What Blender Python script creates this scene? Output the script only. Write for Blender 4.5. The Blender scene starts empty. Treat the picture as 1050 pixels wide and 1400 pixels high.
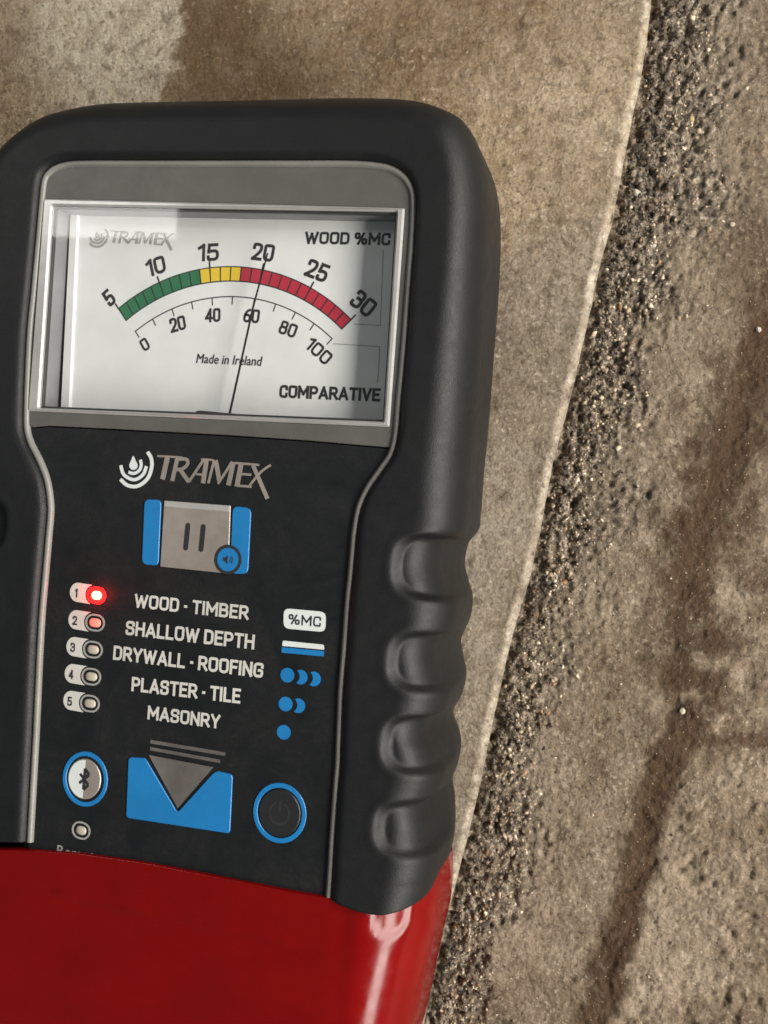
import bpy, bmesh, math, random
import numpy as np
from mathutils import Matrix, Vector

random.seed(7)
rng = np.random.default_rng(11)
scene = bpy.context.scene
col = scene.collection
MM = 0.001

# ---------------------------------------------------------------- camera
FPX, TH, PH, SC, H = 1400.0, math.radians(15.0), 0.083, 0.1, 22.0      # lens in photo pixels, yaw, roll, mm per pixel, panel height in mm
_u = np.array([math.cos(TH)*math.cos(PH), -math.cos(TH)*math.sin(PH), math.sin(TH)])
_v = np.array([math.sin(PH), math.cos(PH), 0.0])
ROT = np.array([_u, _v, np.cross(_u, _v)])
CAM = np.array([22.5, 0.0, H]) + ROT @ np.array([0, 0, FPX*SC])

def W(x, y, z=H):
    """point of the horizontal plane z (mm) that the photo pixel x, y looks at"""
    d = ROT @ np.array([(x-525)/FPX, -(y-700)/FPX, -1.0])
    return (CAM + d*((z-CAM[2])/d[2]))[:2]

def WL(pts, z=H):
    return [tuple(W(p[0], p[1], z)) for p in pts]

cam_data = bpy.data.cameras.new('camera')
cam = bpy.data.objects.new('camera', cam_data)
col.objects.link(cam)
m4 = Matrix.Identity(4)
for i in range(3):
    for j in range(3):
        m4[i][j] = ROT[i][j]
    m4[i][3] = CAM[i]*MM
cam.matrix_world = m4
cam_data.sensor_fit = 'VERTICAL'
cam_data.sensor_height = 36.0
cam_data.lens = 36.0*FPX/1400.0
cam_data.clip_start = 0.005
cam_data.clip_end = 20.0
scene.camera = cam

# ---------------------------------------------------------------- light
world = bpy.data.worlds.new('World')
scene.world = world
world.use_nodes = True
bg = world.node_tree.nodes['Background']
bg.inputs[0].default_value = (0.95, 0.98, 1.0, 1)
bg.inputs[1].default_value = 0.14

def area_lamp(name, loc, target, size, size_y, power, color):
    d = bpy.data.lights.new(name, 'AREA')
    d.shape = 'RECTANGLE'; d.size = size; d.size_y = size_y; d.energy = power; d.color = color
    o = bpy.data.objects.new(name, d); col.objects.link(o)
    o.location = loc
    o.rotation_euler = (Vector(target)-Vector(loc)).to_track_quat('-Z', 'Y').to_euler()
    return o

area_lamp('key_lamp', (0.50, -0.03, 0.30), (0.01, -0.03, 0.01), 0.95, 0.17, 9.6, (1.0, 0.955, 0.88))
area_lamp('reflection_lamp', (-0.160, 0.110, 0.222), (-0.160, 0.110, 0.0), 0.086, 0.036, 0.10, (1.0, 0.98, 0.93))  # unseen lamp added for the bright patch mirrored in the dial lens

scene.view_settings.view_transform = 'Standard'
scene.view_settings.look = 'None'
scene.view_settings.exposure = 0.0
scene.view_settings.gamma = 1.0
scene.cycles.filter_width = 1.6
scene.cycles.use_adaptive_sampling = True
scene.cycles.adaptive_threshold = 0.03
scene.cycles.use_denoising = True
scene.cycles.denoising_prefilter = 'ACCURATE'
scene.cycles.max_bounces = 4
scene.cycles.transparent_max_bounces = 12

# ---------------------------------------------------------------- materials
def new_mat(name):
    m = bpy.data.materials.new(name); m.use_nodes = True
    return m, m.node_tree.nodes, m.node_tree.links, m.node_tree.nodes['Principled BSDF']

def coords(N, L, scale=1000.0):
    tc = N.new('ShaderNodeTexCoord'); mp = N.new('ShaderNodeMapping')
    mp.inputs['Scale'].default_value = (scale,)*3
    L.new(tc.outputs['Object'], mp.inputs['Vector'])
    return mp.outputs['Vector']

def noise(N, L, vec, scale, detail=4.0, rough=0.6, dist=0.0):
    n = N.new('ShaderNodeTexNoise')
    n.inputs['Scale'].default_value = scale; n.inputs['Detail'].default_value = detail
    n.inputs['Roughness'].default_value = rough; n.inputs['Distortion'].default_value = dist
    L.new(vec, n.inputs['Vector'])
    return n.outputs['Fac']

def ramp(N, L, fac, stops):
    r = N.new('ShaderNodeValToRGB')
    e = r.color_ramp.elements
    while len(e) < len(stops): e.new(0.5)
    for k, (p, c) in enumerate(stops):
        e[k].position = p
        e[k].color = (c, c, c, 1) if isinstance(c, (int, float)) else (*c, 1)
    L.new(fac, r.inputs['Fac'])
    return r.outputs['Color']

def mix(N, L, fac, a, b, mode='MIX'):
    n = N.new('ShaderNodeMix'); n.data_type = 'RGBA'; n.blend_type = mode
    for sock, val in ((n.inputs[0], fac), (n.inputs[6], a), (n.inputs[7], b)):
        if isinstance(val, (int, float)): sock.default_value = val
        elif isinstance(val, tuple): sock.default_value = (*val, 1)
        else: L.new(val, sock)
    return n.outputs[2]

def mul(N, L, a, b, op='MULTIPLY'):
    n = N.new('ShaderNodeMath'); n.operation = op
    for s, v in ((n.inputs[0], a), (n.inputs[1], b)):
        if isinstance(v, (int, float)): s.default_value = v
        else: L.new(v, s)
    return n.outputs[0]

def bump(N, L, P, height, strength, dist):
    b = N.new('ShaderNodeBump'); b.inputs['Strength'].default_value = strength; b.inputs['Distance'].default_value = dist*MM
    L.new(height, b.inputs['Height']); L.new(b.outputs['Normal'], P.inputs['Normal'])

def plastic(name, color, rough=0.45, dust=0.0, dust_color=(0.25, 0.23, 0.2), grain=0.0, spec=0.5, metal=0.0, vary=0.12, coat=0.0):
    """a plain moulded or printed surface with slight mottling, dust and fine grain"""
    m, N, L, P = new_mat(name)
    v = coords(N, L)
    big = noise(N, L, v, 0.12, 5, 0.65)
    lo = tuple(c*(1-vary) for c in color); hi = tuple(min(1, c*(1+vary)) for c in color)
    c = mix(N, L, ramp(N, L, big, [(0.3, 0.0), (0.7, 1.0)]), lo, hi)
    if dust:
        sm = noise(N, L, v, 0.08, 8, 0.7, 0.8)
        fine = noise(N, L, v, 2.2, 6, 0.75)
        f = mul(N, L, ramp(N, L, sm, [(0.42, 0.0), (0.75, 1.0)]), ramp(N, L, fine, [(0.35, 0.15), (0.75, 1.0)]))
        c = mix(N, L, mul(N, L, f, dust), c, dust_color)
    L.new(c, P.inputs['Base Color'])
    r = noise(N, L, v, 0.5, 6, 0.7)
    L.new(ramp(N, L, r, [(0.25, max(0.02, rough-0.09)), (0.75, min(1, rough+0.09))]), P.inputs['Roughness'])
    P.inputs['Specular IOR Level'].default_value = spec
    P.inputs['Metallic'].default_value = metal
    P.inputs['Coat Weight'].default_value = coat
    P.inputs['Coat Roughness'].default_value = 0.12
    if grain:
        bump(N, L, P, noise(N, L, v, 6.0, 3, 0.6), grain, 0.05)
    return m

M = {}
M['rubber'] = plastic('black_rubber', (0.006, 0.007, 0.0075), 0.50, 0.22, (0.022, 0.022, 0.021), 1.0, 0.38)
M['keypad'] = plastic('black_keypad_film', (0.008, 0.009, 0.010), 0.42, 0.50, (0.050, 0.048, 0.045), 0.35, 0.32)
M['bezel'] = plastic('grey_bezel_plastic', (0.088, 0.087, 0.079), 0.48, 0.2, (0.20, 0.19, 0.17), 0.25, 0.4)
M['rim'] = plastic('grey_rim_plastic', (0.18, 0.175, 0.16), 0.38, 0.25, (0.28, 0.26, 0.23), 0.2, 0.5)
M['red'] = plastic('red_gloss_plastic', (0.158, 0.001, 0.001), 0.20, 0.10, (0.20, 0.02, 0.015), 0.05, 0.3, vary=0.10)
M['dial'] = plastic('white_dial_card', (0.70, 0.715, 0.705), 0.5, 0.0, spec=0.3, vary=0.06)
M['acrylic'] = plastic('pale_acrylic_edge', (0.34, 0.335, 0.325), 0.16, 0.15, (0.6, 0.58, 0.55), 0.05, 0.6)
M['well'] = plastic('grey_window_well', (0.20, 0.20, 0.205), 0.4, 0.15, (0.4, 0.4, 0.38), 0.1)
M['dark_shade'] = plastic('dark_plastic_and_gap_shade', (0.035, 0.034, 0.032), 0.5)
M['ink'] = plastic('black_ink', (0.02, 0.02, 0.021), 0.5, vary=0.05)
M['greyink'] = plastic('grey_ink', (0.33, 0.33, 0.31), 0.5, vary=0.15)
M['faintink'] = plastic('faint_ink', (0.27, 0.27, 0.26), 0.5, vary=0.05)
M['green'] = plastic('green_ink', (0.018, 0.145, 0.062), 0.45, vary=0.15)
M['yellow'] = plastic('yellow_ink', (0.72, 0.50, 0.035), 0.45, vary=0.05)
M['crimson'] = plastic('crimson_ink', (0.42, 0.022, 0.045), 0.45, vary=0.12)
M['blue'] = plastic('blue_print', (0.010, 0.165, 0.42), 0.38, 0.10, (0.1, 0.3, 0.5), 0.06, 0.5, vary=0.08)
M['white'] = plastic('white_print', (0.55, 0.54, 0.50), 0.45, 0.35, (0.3, 0.28, 0.25), 0.08, vary=0.1)
M['palewhite'] = plastic('bright_white_print', (0.62, 0.66, 0.65), 0.4, vary=0.05)
M['silver'] = plastic('silver_foil', (0.33, 0.29, 0.26), 0.34, 0.3, (0.45, 0.40, 0.35), 0.12, 0.6, metal=0.35, vary=0.2)
M['darkfoil'] = plastic('dark_foil_print', (0.16, 0.145, 0.135), 0.32, 0.2, (0.25, 0.22, 0.2), 0.1, 0.6, metal=0.3, vary=0.3)
M['greyring'] = plastic('grey_ring_print', (0.30, 0.30, 0.285), 0.4, vary=0.1)
M['diffuser'] = plastic('cream_led_diffuser', (0.42, 0.38, 0.31), 0.35, vary=0.1)
M['button'] = plastic('charcoal_button', (0.013, 0.014, 0.016), 0.45, 0.15, (0.05, 0.05, 0.05), 0.1)
M['needle'] = plastic('needle_black', (0.008, 0.008, 0.009), 0.6, spec=0.1, vary=0.02)

def emit_mat(name, color, strength):
    m, N, L, P = new_mat(name)
    P.inputs['Base Color'].default_value = (*color, 1)
    P.inputs['Emission Color'].default_value = (*color, 1)
    v = coords(N, L)
    L.new(ramp(N, L, noise(N, L, v, 0.6, 2), [(0.2, 0.8), (0.8, 1.0)]), P.inputs['Roughness'])
    P.inputs['Emission Strength'].default_value = strength
    return m
M['led_on'] = emit_mat('lit_red_led', (1.0, 0.013, 0.005), 230.0)
M['led_dim'] = emit_mat('dim_red_led', (0.95, 0.20, 0.15), 0.55)
M['led_ring_on'] = emit_mat('lit_red_led_ring', (0.9, 0.012, 0.016), 1.1)

def glass_mat():
    m, N, L, P = new_mat('clear_lens_acrylic')
    N.remove(P)
    out = N['Material Output']
    tr = N.new('ShaderNodeBsdfTransparent'); tr.inputs['Color'].default_value = (0.965, 0.97, 0.97, 1)
    gl = N.new('ShaderNodeBsdfGlossy'); gl.inputs['Roughness'].default_value = 0.07
    lw = N.new('ShaderNodeLayerWeight'); lw.inputs['Blend'].default_value = 0.5
    fr5 = mul(N, L, mul(N, L, lw.outputs['Facing'], 5.0, 'POWER'), 0.96)
    fr = mul(N, L, fr5, 0.04, 'ADD')
    v = coords(N, L)
    L.new(ramp(N, L, noise(N, L, v, 0.3, 6, 0.7), [(0.3, 0.02), (0.8, 0.07)]), gl.inputs['Roughness'])
    b = N.new('ShaderNodeBump'); b.inputs['Strength'].default_value = 0.12; b.inputs['Distance'].default_value = 0.10*MM
    L.new(noise(N, L, v, 0.07, 2, 0.5), b.inputs['Height']); L.new(b.outputs['Normal'], gl.inputs['Normal'])
    mx = N.new('ShaderNodeMixShader')
    L.new(fr, mx.inputs[0]); L.new(tr.outputs[0], mx.inputs[1]); L.new(gl.outputs[0], mx.inputs[2])
    L.new(mx.outputs[0], out.inputs['Surface'])
    return m
M['lens'] = glass_mat()

# slab: sandy brown, brushed with pale scuffs; its worn arris is painted paler still, as if catching light
def slab_mat(worn):
    m, N, L, P = new_mat('worn_lit_slab_edge' if worn else 'brown_stone_slab')
    v = coords(N, L)
    a = mix(N, L, 0.55, noise(N, L, v, 0.045, 6, 0.6, 0.4), noise(N, L, v, 0.42, 10, 0.78, 0.5))
    c = ramp(N, L, a, [(0.36, (0.112, 0.070, 0.033)), (0.45, (0.232, 0.159, 0.088)), (0.53, (0.31, 0.230, 0.143)), (0.64, (0.46, 0.372, 0.258))])
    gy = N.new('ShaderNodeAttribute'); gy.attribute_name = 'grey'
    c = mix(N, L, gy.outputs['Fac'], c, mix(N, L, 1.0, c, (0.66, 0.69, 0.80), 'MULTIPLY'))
    st = N.new('ShaderNodeAttribute'); st.attribute_name = 'stain'
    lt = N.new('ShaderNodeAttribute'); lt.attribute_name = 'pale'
    b = noise(N, L, v, 0.5, 8, 0.7)
    sfac = mul(N, L, st.outputs['Fac'], ramp(N, L, b, [(0.25, 0.45), (0.7, 1.0)]))
    c = mix(N, L, sfac, c, (0.100, 0.058, 0.026))
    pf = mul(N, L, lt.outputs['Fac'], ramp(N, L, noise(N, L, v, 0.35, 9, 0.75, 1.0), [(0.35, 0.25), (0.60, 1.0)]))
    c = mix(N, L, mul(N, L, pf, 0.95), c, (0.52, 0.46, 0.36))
    mp = N.new('ShaderNodeMapping'); mp.inputs['Scale'].default_value = (0.25, 1.6, 1.0); mp.inputs['Rotation'].default_value = (0, 0, 0.6)
    L.new(v, mp.inputs['Vector'])
    sc = noise(N, L, mp.outputs['Vector'], 1.1, 6, 0.7, 0.6)
    c = mix(N, L, mul(N, L, ramp(N, L, sc, [(0.55, 0.0), (0.72, 1.0)]), 0.28), c, (0.36, 0.30, 0.22))
    dk = noise(N, L, v, 0.36, 5, 0.6, 0.3)
    c = mix(N, L, mul(N, L, ramp(N, L, dk, [(0.50, 0.0), (0.66, 1.0)]), 0.62), c, (0.088, 0.060, 0.035))
    gl_ = noise(N, L, v, 0.16, 6, 0.65, 0.6)
    c = mix(N, L, mul(N, L, ramp(N, L, gl_, [(0.50, 0.0), (0.66, 1.0)]), 0.5), c, (0.31, 0.25, 0.18))
    fine = noise(N, L, v, 1.9, 8, 0.8)
    c = mix(N, L, 0.6, c, ramp(N, L, fine, [(0.30, 0.25), (0.5, 0.95), (0.68, 1.7)]), 'MULTIPLY')
    pits = noise(N, L, v, 0.75, 5, 0.65)
    c = mix(N, L, mul(N, L, ramp(N, L, pits, [(0.62, 0.0), (0.70, 1.0)]), 0.6), c, (0.035, 0.024, 0.015))
    sk = N.new('ShaderNodeTexVoronoi'); sk.inputs['Scale'].default_value = 0.42; L.new(v, sk.inputs['Vector'])
    c = mix(N, L, mul(N, L, ramp(N, L, sk.outputs['Distance'], [(0.06, 1.0), (0.13, 0.0)]), ramp(N, L, noise(N, L, v, 0.2, 3), [(0.5, 0.0), (0.62, 0.8)])), c, (0.52, 0.46, 0.36))
    fk = noise(N, L, v, 1.15, 3, 0.55)
    fz = ramp(N, L, noise(N, L, v, 0.12, 5, 0.65), [(0.40, 0.05), (0.60, 1.0)])
    c = mix(N, L, mul(N, L, mul(N, L, ramp(N, L, fk, [(0.58, 0.0), (0.68, 1.0)]), fz), 0.75), c, (0.50, 0.43, 0.32))
    c = mix(N, L, mul(N, L, ramp(N, L, fk, [(0.30, 1.0), (0.40, 0.0)]), 0.6), c, (0.05, 0.035, 0.021))
    c = mix(N, L, mul(N, L, sfac, 0.75), c, (0.115, 0.066, 0.028))
    if worn:
        c = mix(N, L, ramp(N, L, noise(N, L, v, 0.4, 6, 0.7), [(0.32, 0.05), (0.68, 0.9)]), c, (0.26, 0.22, 0.175))
    L.new(c, P.inputs['Base Color'])
    L.new(ramp(N, L, fine, [(0.3, 0.5), (0.7, 0.85)]), P.inputs['Roughness'])
    P.inputs['Specular IOR Level'].default_value = 0.35
    h = mix(N, L, 0.5, fine, pits)
    bump(N, L, P, mix(N, L, 0.5, h, fk), 1.0, 0.55)
    return m
M['slab'] = slab_mat(False)

def ground_mat():
    m, N, L, P = new_mat('grey_brown_cement')
    v = coords(N, L)
    a = mix(N, L, 0.5, noise(N, L, v, 0.06, 7, 0.62, 0.5), noise(N, L, v, 0.5, 10, 0.78, 0.4))
    c = ramp(N, L, a, [(0.34, (0.098, 0.062, 0.031)), (0.47, (0.200, 0.147, 0.094)), (0.62, (0.34, 0.270, 0.192))])
    st = N.new('ShaderNodeAttribute'); st.attribute_name = 'stain'
    gr = N.new('ShaderNodeAttribute'); gr.attribute_name = 'grit'
    b = noise(N, L, v, 0.45, 8, 0.72)
    sfac = mul(N, L, st.outputs['Fac'], ramp(N, L, b, [(0.28, 0.55), (0.55, 1.0)]))
    c = mix(N, L, sfac, c, (0.055, 0.029, 0.011))
    fine = noise(N, L, v, 2.0, 9, 0.8)
    c = mix(N, L, 0.7, c, ramp(N, L, fine, [(0.25, 0.4), (0.5, 0.95), (0.75, 1.4)]), 'MULTIPLY')
    sp = noise(N, L, v, 0.95, 6, 0.7, 0.6)
    spk = ramp(N, L, sp, [(0.36, (0.010, 0.007, 0.005)), (0.46, (0.075, 0.056, 0.039)), (0.55, (0.22, 0.175, 0.128)), (0.66, (0.52, 0.45, 0.36))])
    fk = noise(N, L, v, 1.3, 3, 0.6)
    fz = ramp(N, L, noise(N, L, v, 0.10, 5, 0.65), [(0.38, 0.15), (0.60, 1.0)])
    c = mix(N, L, mul(N, L, mul(N, L, ramp(N, L, fk, [(0.57, 0.0), (0.66, 1.0)]), fz), 0.7), c, (0.46, 0.39, 0.30))
    c = mix(N, L, mul(N, L, ramp(N, L, fk, [(0.31, 1.0), (0.42, 0.0)]), 0.7), c, (0.035, 0.023, 0.013))
    c = mix(N, L, mul(N, L, sfac, 1.0), c, (0.062, 0.030, 0.010))
    c = mix(N, L, gr.outputs['Fac'], c, spk)
    L.new(c, P.inputs['Base Color'])
    L.new(ramp(N, L, fine, [(0.3, 0.45), (0.7, 0.85)]), P.inputs['Roughness'])
    P.inputs['Specular IOR Level'].default_value = 0.4
    bump(N, L, P, mix(N, L, 0.5, mix(N, L, 0.5, fine, sp), fk), 1.0, 0.9)
    return m
M['ground'] = ground_mat()

def attr_mat(name, rough=0.6):
    m, N, L, P = new_mat(name)
    at = N.new('ShaderNodeAttribute'); at.attribute_name = 'tint'
    v = coords(N, L)
    f = noise(N, L, v, 2.5, 5, 0.7)
    c = mix(N, L, 0.7, at.outputs['Color'], ramp(N, L, f, [(0.25, 0.55), (0.75, 1.35)]), 'MULTIPLY')
    L.new(c, P.inputs['Base Color'])
    L.new(ramp(N, L, f, [(0.3, rough-0.2), (0.7, rough+0.2)]), P.inputs['Roughness'])
    P.inputs['Specular IOR Level'].default_value = 0.5
    bump(N, L, P, f, 0.5, 0.15)
    return m
M['grit'] = attr_mat('mixed_grit', 0.5)
def chip_mat(name, color):
    return plastic(name, color, 0.6, 0.4, (0.25, 0.2, 0.15), 0.6, 0.4, vary=0.35)
M['chip_white'] = chip_mat('white_stone_chip', (0.46, 0.42, 0.36))
M['chip_yellow'] = chip_mat('yellow_stone_chip', (0.50, 0.39, 0.20))
M['chip_cream'] = chip_mat('cream_stone_chip', (0.52, 0.45, 0.34))

# ---------------------------------------------------------------- mesh helpers (all in mm)
def link_mesh(name, verts, faces, mat, parent=None, smooth=False, mats=None, face_mat=None):
    me = bpy.data.meshes.new(name)
    me.from_pydata((np.asarray(verts, float)*MM).tolist(), [], [list(map(int, f)) for f in faces])
    if mats:
        for m in mats: me.materials.append(m)
        me.polygons.foreach_set('material_index', face_mat)
    else:
        me.materials.append(mat)
    if smooth is True:
        me.polygons.foreach_set('use_smooth', [True]*len(me.polygons))
    me.update()
    o = bpy.data.objects.new(name, me); col.objects.link(o)
    if parent: o.parent = parent
    return o

def spline(pts, n=8, closed=False):
    P = [np.array(p, float) for p in pts]; out = []; k = len(P)
    for i in range(k if closed else k-1):
        if closed: p0, p1, p2, p3 = P[i-1], P[i], P[(i+1) % k], P[(i+2) % k]
        else: p0, p1, p2, p3 = P[max(i-1, 0)], P[i], P[i+1], P[min(i+2, k-1)]
        for s in range(n):
            t = s/n
            out.append(0.5*(2*p1+(p2-p0)*t+(2*p0-5*p1+4*p2-p3)*t*t+(3*p1-p0-3*p2+p3)*t**3))
    if not closed: out.append(P[-1])
    return np.array(out)

def rounded(pts, r, n=5):
    """polygon with its corners rounded by r (same unit as pts)"""
    out = []; k = len(pts)
    for i in range(k):
        a, b, c = (np.array(pts[(i+j) % k], float) for j in (-1, 0, 1))
        la, lc = np.linalg.norm(a-b), np.linalg.norm(c-b)
        q = min(r, la*0.48, lc*0.48)
        s, e = b+(a-b)/la*q, b+(c-b)/lc*q
        for t in np.linspace(0, 1, n):
            out.append((1-t)**2*s+2*t*(1-t)*b+t*t*e)
    return np.array(out)

def area2(P):
    x, y = P[:, 0], P[:, 1]
    return float(np.sum(x*np.roll(y, -1)-np.roll(x, -1)*y))

def inset(P, d):
    """move a counter-clockwise closed contour inwards by d"""
    e = np.roll(P, -1, 0)-P
    ln = np.linalg.norm(e, axis=1, keepdims=True); ln[ln < 1e-9] = 1e-9
    nrm = np.stack([-e[:, 1], e[:, 0]], 1)/ln
    nn = nrm+np.roll(nrm, 1, 0)
    q = np.linalg.norm(nn, axis=1, keepdims=True); q[q < 1e-6] = 1e-6
    return P+nn/q*d*np.minimum(2.0/q, 1.6)

def plate(name, loops, z0, z1, mat, parent, bev=0.0, smooth=False):
    """flat plate between z0 and z1: first loop is the outline, the others are holes; top edges chamfered by bev"""
    verts, faces, tops = [], [], []
    bm = bmesh.new()
    for k, lp in enumerate(loops):
        P = np.array(lp, float)
        keep = np.linalg.norm(P-np.roll(P, 1, 0), axis=1) > 1e-5
        P = P[keep]
        if (area2(P) > 0) != (k == 0): P = P[::-1]
        n = len(P)
        Q = inset(P, bev) if bev else P
        lo = [bm.verts.new((*p, z0)) for p in P]
        hi = [bm.verts.new((*p, z1-bev)) for p in P]
        tp = [bm.verts.new((*q, z1)) for q in Q] if bev else hi
        for i in range(n):
            j = (i+1) % n
            bm.faces.new((lo[i], lo[j], hi[j], hi[i]))
            if bev: bm.faces.new((hi[i], hi[j], tp[j], tp[i]))
        tops.append(tp)
    if len(tops) == 1:
        bm.faces.new(tops[0])
    else:
        es = []
        for tp in tops:
            for i in range(len(tp)):
                a, b = tp[i], tp[(i+1) % len(tp)]
                es.append(bm.edges.get((a, b)))
        bmesh.ops.triangle_fill(bm, use_beauty=True, use_dissolve=False, edges=es, normal=(0, 0, 1))
    bmesh.ops.scale(bm, vec=(MM, MM, MM), verts=bm.verts)
    bm.normal_update()
    for f in bm.faces:
        if abs(f.normal.z) > 0.9 and f.normal.z < 0 and f.calc_center_median().z > (z0+1e-4)*MM: f.normal_flip()
    me = bpy.data.meshes.new(name); bm.to_mesh(me); bm.free()
    me.materials.append(mat)
    o = bpy.data.objects.new(name, me); col.objects.link(o)
    if parent: o.parent = parent
    return o

def ribbon_loop(path, w):
    """closed outline of a stroke of width w along an open path"""
    P = np.array(path, float)
    t = np.gradient(P, axis=0); t /= np.linalg.norm(t, axis=1, keepdims=True)+1e-9
    n = np.stack([-t[:, 1], t[:, 0]], 1)
    return np.concatenate([P+n*w/2, (P-n*w/2)[::-1]])

def stroke(name, path, w, z0, z1, mat, parent):
    return plate(name, [ribbon_loop(path, w)], z0, z1, mat, parent)

def multi_stroke(name, strokes, z0, z1, mat, parent):
    """several strokes printed as one mark; each later stroke sits a hair higher so no faces coincide"""
    verts, faces = [], []
    for k, (path, w) in enumerate(strokes):
        P = np.array(path, float)
        t = np.gradient(P, axis=0); t /= np.linalg.norm(t, axis=1, keepdims=True)+1e-9
        n = np.stack([-t[:, 1], t[:, 0]], 1)
        A, B = P+n*w/2, P-n*w/2
        b = len(verts); c = len(P); zt = z1+0.004*k
        for z in (z0, zt):
            for q in range(c): verts += [(*A[q], z), (*B[q], z)]
        for q in range(c-1):
            u0 = b+2*c+2*q; l0 = b+2*q
            faces += [(u0+1, u0+3, u0+2, u0), (l0, l0+2, u0+2, u0), (l0+3, l0+1, u0+1, u0+3)]
        faces += [(b+1, b, b+2*c, b+2*c+1), (b+2*c-2, b+2*c-1, b+4*c-1, b+4*c-2)]
    return link_mesh(name, verts, faces, mat, parent)

def ellipse(c, rx, ry, n=40, rot=0.0, a0=0.0, a1=2*math.pi, close=True):
    a = np.linspace(a0, a1, n, endpoint=not close)
    x, y = rx*np.cos(a), ry*np.sin(a)
    return np.stack([c[0]+x*math.cos(rot)-y*math.sin(rot), c[1]+x*math.sin(rot)+y*math.cos(rot)], 1)

def stadium(c, w, h, rot=0.0, n=10):
    r = h/2; dx = w/2-r
    a = np.linspace(-math.pi/2, math.pi/2, n)
    p = np.concatenate([np.stack([dx+r*np.cos(a), r*np.sin(a)], 1), np.stack([-dx-r*np.cos(a), -r*np.sin(a)], 1)])
    R = np.array([[math.cos(rot), -math.sin(rot)], [math.sin(rot), math.cos(rot)]])
    return p@R.T+np.array(c)

def dome(name, c, w, h, z0, height, mat, parent, rot=0.0):
    rings = []
    for k in range(6):
        a = k/6*math.pi/2
        rings.append((math.cos(a), math.sin(a)*height))
    verts, faces = [], []
    n = None
    for s, dz in rings:
        P = stadium((0, 0), w*s+1e-3, h*s*0.999, 0, 8)
        R = np.array([[math.cos(rot), -math.sin(rot)], [math.sin(rot), math.cos(rot)]])
        P = P@R.T+np.array(c); n = len(P)
        verts += [(*p, z0+dz) for p in P]
    for k in range(5):
        for i in range(n):
            j = (i+1) % n
            faces.append((k*n+i, k*n+j, (k+1)*n+j, (k+1)*n+i))
    verts.append((*c, z0+height)); t = len(verts)-1
    for i in range(n): faces.append((5*n+i, 5*n+(i+1) % n, t))
    return link_mesh(name, verts, faces, mat, parent, smooth=True)

_text_cache = {}
def glyphs(body, bold):
    key = (body, bold)
    if key not in _text_cache:
        cu = bpy.data.curves.new('glyphs', 'FONT')
        cu.body = body; cu.offset = 0.0; cu.resolution_u = 3; cu.extrude = 0.0; cu.fill_mode = 'FRONT'
        o = bpy.data.objects.new('glyphs', cu); col.objects.link(o)
        dg = bpy.context.evaluated_depsgraph_get(); dg.update()
        me = o.evaluated_get(dg).to_mesh()
        v = np.array([q.co[:] for q in me.vertices]); f = [list(p.vertices) for p in me.polygons]
        o.evaluated_get(dg).to_mesh_clear()
        bpy.data.objects.remove(o); bpy.data.curves.remove(cu)
        # heavier strokes: the same outlines laid again a little to each side, each a hair higher
        vs, fs = [], []
        for q, (dx, dy) in enumerate([(0, 0)]+([(-1, 0), (1, 0), (0, 0.7), (0, -0.7)] if bold else [])):
            w = v.copy(); w[:, 0] += dx*bold; w[:, 1] += dy*bold; w[:, 2] = q
            fs += [[i+q*len(v) for i in p] for p in f]; vs.append(w)
        _text_cache[key] = (np.concatenate(vs), fs)
    return _text_cache[key]

def text(body, left, right, hpx, z, mat, parent, bold=0.012, name='lettering', slant=0.0):
    """print body so that it runs from photo pixel left to right along its middle line, hpx pixels tall, on plane z"""
    v, f = glyphs(body, bold)
    a, b = W(*left, z), W(*right, z)
    mid = (a+b)/2; ang = math.atan2(b[1]-a[1], b[0]-a[0]); wid = np.linalg.norm(b-a)
    up = W((left[0]+right[0])/2, (left[1]+right[1])/2-hpx/2, z)-W((left[0]+right[0])/2, (left[1]+right[1])/2+hpx/2, z)
    hgt = np.linalg.norm(up)
    x0, x1, y0, y1 = v[:, 0].min(), v[:, 0].max(), v[:, 1].min(), v[:, 1].max()
    x = ((v[:, 0]-x0)/(x1-x0)-0.5)*wid; y = ((v[:, 1]-y0)/(y1-y0)-0.5)*hgt
    x = x+slant*y
    X = mid[0]+x*math.cos(ang)-y*math.sin(ang); Y = mid[1]+x*math.sin(ang)+y*math.cos(ang)
    return link_mesh(name, np.stack([X, Y, z+v[:, 2]*0.0025], 1), f, mat, parent)

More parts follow.
